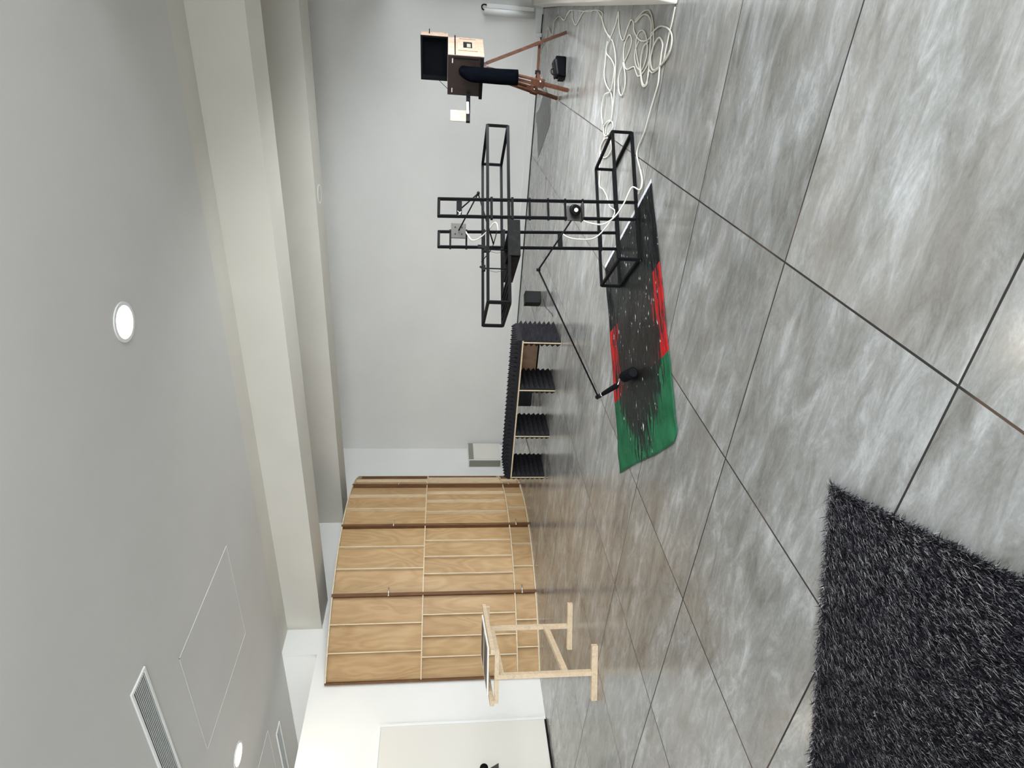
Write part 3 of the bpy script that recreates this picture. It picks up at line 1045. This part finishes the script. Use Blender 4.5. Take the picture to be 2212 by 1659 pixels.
tp = thing('wooden_tripod', 'reddish brown wooden tripod with brass knobs carrying the box camera', 'tripod', (0, 0, 0))
top = TL(.0, .06, 1.125)
make('head', MB().tube([top - UP * .02, top + UP * .019], .10, 20), 'mahogany', tp)
feet = [Vector((-.027, 9.708, 0)), Vector((-.712, 9.128, 0)), Vector((-.894, 9.968, 0))]
tops = [TL(.085, .03, 1.10), TL(-.015, .0, 1.10), TL(-.03, .10, 1.10)]
mids = []
for f_, t0 in zip(feet, tops):
    d = (f_ - t0)
    dn = d.normalized()
    sdv = dn.cross(UP).normalized()
    lg = make('leg', MB().bar(t0 + d * .55, f_ + UP * .0 - dn * .012, .042, .042, up=sdv), 'mahogany', tp, bevel=.002)
    for s_ in (-1, 1):
        make('slat', MB().bar(t0 + sdv * (s_ * .020), t0 + d * .66 + sdv * (s_ * .032), .045, .026, up=sdv), 'mahogany', lg, bevel=.002)
    make('block', MB().bar(t0 + d * .60, t0 + d * .70, .11, .05, up=UP), 'mahogany', lg, bevel=.004)
    m_ = t0 + d * .655
    mids.append(m_)
    c = m_ - FWD * .035
    make('knob', MB().tube([c, c - FWD * .02], .015, 12), 'chrome', lg, smooth=True)
hub = sum(mids, Vector()) / 3
for m_ in mids:
    make('spreader', MB().bar(m_, hub, .022, .035), 'mahogany', tp, bevel=.002)
make('hub', MB().tube([hub - UP * .035, hub + UP * .035], .028, 14), 'black_plastic', tp)

# small camera bag on the floor under the tripod
bagr = math.atan2(RGT.y, RGT.x)
bg = thing('camera_bag', 'small black carrying bag with top flap and handle on the floor by tripod', 'bag', (-.485, 9.60, 0), bagr)
make('bag_body', MB().hexa([(-.145, -.08, 0), (.145, -.09, 0), (.135, .10, 0), (-.12, .10, 0), (-.12, -.08, .125), (.15, -.085, .15), (.13, .09, .15), (-.10, .09, .125)]), 'black_cloth', bg, bevel=.02, seg=3)
make('flap', MB().hexa([(-.12, -.088, .10), (.10, -.095, .13), (.12, .10, .15), (-.11, .10, .125), (-.11, -.07, .135), (.10, -.075, .175), (.12, .09, .178), (-.10, .09, .15)]), 'black_plastic', bg, bevel=.012, seg=3)
make('handle', MB().tube(smooth_path([(-.10, -.02, .14), (-.085, -.02, .19), (-.03, -.02, .20), (-.005, -.02, .165)]), .009, 8), 'black_plastic', bg, smooth=True)
make('side_pocket', MB().box(-.148, -.118, -.05, .06, .01, .10), 'black_plastic', bg, bevel=.008)

# glossy black sheet on the floor near the back wall
sh = [(-1.0, 10.62), (-1.31, 10.48), (-1.66, 10.96), (-2.02, 11.46), (-1.80, 11.66), (-1.62, 11.82), (-1.48, 12.10), (-1.36, 12.17), (-1.25, 11.82), (-1.05, 11.55), (-.86, 11.27), (-.92, 10.9)]
gc_ = Vector((sum(p[0] for p in sh) / 12, sum(p[1] for p in sh) / 12))
sm = MB()
rings = 7
for r in range(rings + 1):
    for i in range(48):
        t0 = i / 4
        a, b = sh[int(t0) % 12], sh[(int(t0) + 1) % 12]
        f_ = t0 % 1
        x, y = a[0] * (1 - f_) + b[0] * f_, a[1] * (1 - f_) + b[1] * f_
        u = r / rings
        x, y = gc_.x + (x - gc_.x) * u, gc_.y + (y - gc_.y) * u
        sm.v.append((x, y, .004 + .010 * (math.sin(x * 9 + y * 4) * .5 + .5) * (1 - (r / rings) ** 2)))
for r in range(rings):
    for i in range(48):
        a, b = r * 48 + i, r * 48 + (i + 1) % 48
        sm.f.append((a, b, b + 48, a + 48))
so = make('plastic_sheet', sm, 'film', smooth=True)
tag(so, 'glossy black crumpled sheet lying on floor near the back wall behind the tripod', 'plastic sheet')

# ------------------------------------------------------------------ cables
CAB = dict(
A=[(-0.115, 12.269), (-0.207, 12.138), (-0.303, 12.2), (-0.198, 11.782), (-0.085, 11.637), (0.006, 11.555), (-0.092, 11.07), (-0.006, 10.999), (0.096, 10.94), (0.161, 10.496), (0.113, 10.015), (0.19, 9.815), (0.225, 9.599), (0.215, 8.946), (0.205, 8.619), (0.198, 8.235), (0.215, 7.982), (0.186, 7.625), (0.126, 7.579), (0.024, 7.359), (-0.029, 7.122), (-0.017, 7.047), (0.093, 6.931), (0.186, 6.889), (0.094, 6.818), (-0.01, 6.685), (-0.048, 6.538), (0.045, 6.458), (0.115, 6.369), (0.096, 6.269), (0.029, 6.204), (-0.034, 5.977), (-0.029, 5.749), (0.028, 5.605)],
B=[(0.129, 10.244), (0.113, 10.015), (0.19, 9.764), (0.225, 9.502), (0.128, 9.372), (0.058, 9.095), (0.127, 8.882), (0.205, 8.615), (0.21, 8.032), (0.20, 7.877), (0.15, 7.656), (0.057, 7.441), (-0.025, 7.182), (-0.06, 6.991)],
D=[(0.101, 6.23), (0.153, 6.098), (0.185, 5.95), (0.180, 5.814), (0.116, 5.696), (0.011, 5.594), (-0.095, 5.561), (-0.228, 5.658), (-0.305, 5.843), (-0.266, 5.971), (-0.243, 6.049), (-0.277, 6.272), (-0.23, 6.396), (-0.129, 6.476), (-0.046, 6.445), (-0.001, 6.338), (-0.051, 6.239), (-0.143, 6.291), (-0.231, 6.41)],
E=[(0.096, 6.185), (0.151, 6.017), (0.147, 5.825), (0.089, 5.697), (-0.008, 5.652), (-0.142, 5.602), (-0.277, 5.552), (-0.355, 5.595), (-0.326, 5.709), (-0.2, 5.83), (-0.086, 5.825), (-0.037, 5.707)],
F=[(0.018, 5.669), (0.073, 5.463), (0.059, 5.232), (0.004, 5.107), (-0.095, 5.104), (-0.177, 5.238), (-0.233, 5.437), (-0.167, 5.557), (-0.068, 5.543), (-0.003, 5.431), (-0.043, 5.308), (-0.111, 5.296), (-0.223, 5.274), (-0.309, 5.252), (-0.393, 5.282), (-0.509, 5.331), (-0.69, 5.398), (-0.871, 5.517), (-0.983, 5.344), (-1.063, 5.234), (-1.177, 5.278)],
G=[(-0.045, 6.011), (-0.134, 6.078), (-0.227, 5.975), (-0.255, 5.795), (-0.194, 5.718), (-0.1, 5.703), (-0.002, 5.803), (0.041, 5.947), (0.002, 6.082), (-0.113, 6.049), (-0.258, 5.833), (-0.363, 5.686), (-0.344, 5.565), (-0.242, 5.575), (-0.252, 5.46), (-0.197, 5.29), (-0.078, 5.114)],
H=[(-0.231, 6.41), (-0.326, 6.263), (-0.428, 6.22), (-0.501, 6.291), (-0.466, 6.412), (-0.364, 6.498), (-0.263, 6.422)],
I=[(-0.038, 7.032), (-0.131, 7.14), (-0.27, 7.136), (-0.385, 7.107), (-0.467, 6.948), (-0.517, 6.718), (-0.607, 6.588), (-0.683, 6.554), (-0.759, 6.559)],
J=[(-0.058, 6.938), (-0.141, 6.778), (-0.245, 6.673), (-0.395, 6.611), (-0.569, 6.55), (-0.751, 6.537)],
K=[(-0.074, 7.121), (-0.176, 7.111), (-0.231, 6.825), (-0.31, 6.667), (-0.493, 6.707), (-0.561, 6.944), (-0.711, 6.994), (-0.829, 6.856)],
L=[(-0.751, 6.537), (-0.776, 6.687), (-0.851, 6.841), (-0.926, 6.762), (-0.873, 6.567), (-0.797, 6.453), (-0.759, 6.559), (-0.822, 6.714), (-0.948, 6.747), (-1.07, 6.88), (-1.13, 6.717), (-1.087, 6.511), (-0.986, 6.383), (-0.927, 6.531), (-0.959, 6.74), (-1.093, 6.865), (-1.299, 6.728)],
N=[(0.199, 5.159), (0.1, 5.168), (0.035, 5.186), (-0.082, 5.204), (-0.15, 5.208)])


def cable(keys, name, label, r=.0065, extra=None, cat='cable', group=None):
    """one cable made of the listed runs joined end to end, lying on the floor"""
    mb = MB()
    for n__, kk in enumerate(keys):
        z = r + .0005 + (.004 * n__)
        pts = [(x, y, z) for x, y in CAB[kk]] if isinstance(kk, str) else kk
        mb.tube(smooth_path(pts, 6), r, 7)
    return tag(make(name, mb, 'cable', smooth=True), label, cat, group)


cable(['A'], 'extension_cable', 'single white cable meandering along the glazed side towards the back wall')
cable(['B'], 'extension_cable', 'second white cable looping beside the glazed side kerb, nearer the coil')
# cable from the lower motor: hangs from the ladder, drops to the floor, runs to the coil
lower = [SL(.905, -.05, .50), SL(.93, -.06, .44), SL(.945, -.08, .34), SL(.88, -.10, .24), SL(.76, -.12, .16), SL(.62, -.13, .09), Vector((-1.12, 5.20, .03)), Vector((-1.06, 5.22, .012)), Vector((-.983, 5.33, .010))]
cable([lower, 'F'], 'extension_cable', 'white cable coiled on the floor and rising to the lens motor on the near ladder')
CAB['F'] = CAB['F'][:-3]
cable(['D', 'E', 'H'], 'extension_cable', 'white cable loops spreading on the left side of the floor coil', .0062)
cable(['G', 'N'], 'extension_cable', 'white cable wound tightly in the middle of the floor coil, ending at the kerb', .0062)
upr = [SL(.72, W_ - .03, .55), SL(.76, W_ - .04, .50), SL(.78, W_ - .05, .40), SL(.76, W_ - .05, .25), SL(.66, W_ - .1, .14), SL(.52, W_ - .12, .06), Vector((-1.49, 6.10, .02)), Vector((-1.44, 6.30, .012)), Vector((-1.416, 6.50, .010)), Vector((-1.417, 6.669, .010)), Vector((-1.299, 6.728, .010))]
cable([upr, 'L', 'I', 'J', 'K'], 'extension_cable', 'white doubled cable bundle crossing the floor behind the steel frame', .0062)
tag(make('motor_cable', MB().tube(smooth_path([SL(.735, W_ - .02, 1.46), SL(.80, W_ - .06, 1.435), SL(.86, W_ - .1, 1.40), SL(.87, .42, 1.34), SL(.84, .32, 1.27), SL(.80, .26, 1.225), SL(.82, .24, 1.20), SL(.88, .24, 1.19)]), .006, 7), 'cable', smooth=True),
    'short white cable hanging from square motor plate down to the black tray', 'cable')
tag(make('kerb_plug', box_at(MB(), (-.115, 12.33, .045), (1, 0, 0), (0, 1, 0), (0, 0, 1), .06, .05, .09), 'white_gloss', bevel=.008),
    'small white plug by the baseboard behind the tripod', 'plug')

# ------------------------------------------------------------------ shaggy rug
RC = Vector((-1.592, 1.922, 0))
RA = Vector((.373, -.928, 0)).normalized()
RB = Vector((-.905, -.425, 0)).normalized()
RLa, RLb = 1.75, 1.65
rug = thing('shaggy_rug', 'dark grey shaggy rug lying on the tiles in the near corner', 'rug', (0, 0, 0))
rm = mat('rug_backing', (.010, .010, .014), .95, spec=.1)
make('backing', MB().hexa([RC + UP * .001 + RA * .012 + RB * .012, RC + RA * RLa + UP * .001 + RB * .012, RC + RA * RLa + RB * RLb + UP * .001, RC + RB * RLb + UP * .001 + RA * .012,
                           RC + UP * .012 + RA * .012 + RB * .012, RC + RA * RLa + UP * .012 + RB * .012, RC + RA * RLa + RB * RLb + UP * .012, RC + RB * RLb + UP * .012 + RA * .012]), rm, rug)
pm = mat('rug_pile', (.02, .02, .03), .75, spec=.12)
t = NT(pm)
gn = t.n.new('ShaderNodeNewGeometry')
c_ = t.ramp(gn.outputs['Random Per Island'], [(.0, (.005, .005, .008)), (.55, (.014, .014, .021)), (.72, (.05, .05, .065)), (.86, (.22, .22, .24)), (1, (.70, .69, .69))])
tn = t.noise(t.coord('World'), 3.5, 3)
t.base(t.mix(t.ramp(tn, [(.5, (0, 0, 0)), (.8, (.35, .35, .35))]), c_, (.03, .03, .045)))
N = 230000
ua_, ub_ = rng.random(N) * (RLa + .02) - .002, rng.random(N) * (RLb + .02) - .004
root = np.outer(ua_, RA) + np.outer(ub_, RB) + np.array(RC)
root[:, 2] = .011
la_ = .028 + .026 * rng.random(N)
swirl = .55 * np.sin(ua_ * 3.1 + 1.7) + .45 * np.sin(ub_ * 4.3 + ua_ * 2) * .8
phi = swirl * .38 + rng.normal(0, .30, N) + math.radians(3)
phi = phi - np.where(ub_ < .03, np.abs(rng.normal(0, .45, N)), 0)
edge = (ua_ < .03)
phi = np.where(edge & (rng.random(N) < .5), phi + PI * .54 * np.sign(rng.normal(0, 1, N)), phi)
dirh = np.outer(np.cos(phi), RA) + np.outer(np.sin(phi), RB)
tilt = np.clip(rng.normal(.52, .16, N), .15, 1.1)
side_ = np.stack([-dirh[:, 1], dirh[:, 0], np.zeros(N)], 1)
wd = (.0007 + .0010 * rng.random(N))[:, None]
p0 = root
p1 = root + dirh * (la_ * .45 * np.cos(tilt * 1.4))[:, None] + np.array([0, 0, 1]) * (la_ * .5 * np.sin(tilt * 1.4))[:, None]
p2 = p1 + dirh * (la_ * .6 * np.cos(tilt * .6))[:, None] + np.array([0, 0, 1]) * (la_ * .35 * np.sin(tilt * .6))[:, None]
V = np.stack([p0 - side_ * wd, p0 + side_ * wd, p1 - side_ * wd * .9, p1 + side_ * wd * .9, p2], 1).reshape(-1, 3)
me = bpy.data.meshes.new('pile')
me.vertices.add(N * 5)
me.vertices.foreach_set('co', V.astype(np.float32).ravel())
kk = np.arange(N)[:, None] * 5
loops = np.concatenate([kk + np.array([0, 1, 3, 2]), kk + np.array([2, 3, 4])], 1).ravel()
me.loops.add(len(loops))
me.loops.foreach_set('vertex_index', loops.astype(np.int32))
ls = np.stack([np.arange(N) * 7, np.arange(N) * 7 + 4], 1).ravel()
me.polygons.add(N * 2)
me.polygons.foreach_set('loop_start', ls.astype(np.int32))
me.update(calc_edges=True)
me.validate()
me.materials.append(pm)
po = bpy.data.objects.new('pile', me)
COL.objects.link(po)
po.parent = rug
po['kind'] = 'stuff'

# crumpled dark thing at the rug's edge of the frame
gl = MB()
for i in range(10):
    for j in range(16):
        u, v_ = PI * i / 9, 2 * PI * j / 16
        r = 1 + .25 * math.sin(3 * v_ + i) + .15 * math.sin(5 * v_ + 2 * i)
        gl.v.append((-2.52 + .065 * r * math.sin(u) * math.cos(v_), 1.20 + .045 * r * math.sin(u) * math.sin(v_), .052 + .022 * math.cos(u)))
for i in range(9):
    for j in range(16):
        a, b = i * 16 + j, i * 16 + (j + 1) % 16
        gl.f.append((a, b, b + 16, a + 16))
tag(make('black_glove', gl, 'black_cloth', smooth=True), 'small crumpled black cloth thing on the shaggy rug at frame edge', 'glove')

# black handle and latch plate on the door panel
make('door_handle', MB().tube([(XL + .05, 4.755, .985), (XL + .12, 4.755, .985)], .058, 20), 'black_plastic', door, smooth=True)
make('latch_plate', MB().hexa([(XL + .05, 4.62, .79), (XL + .05, 4.815, .775), (XL + .11, 4.815, .775), (XL + .11, 4.62, .79),
                               (XL + .05, 4.62, .93), (XL + .05, 4.752, .90), (XL + .11, 4.752, .90), (XL + .11, 4.62, .93)]), 'gun_metal', door, bevel=.004)
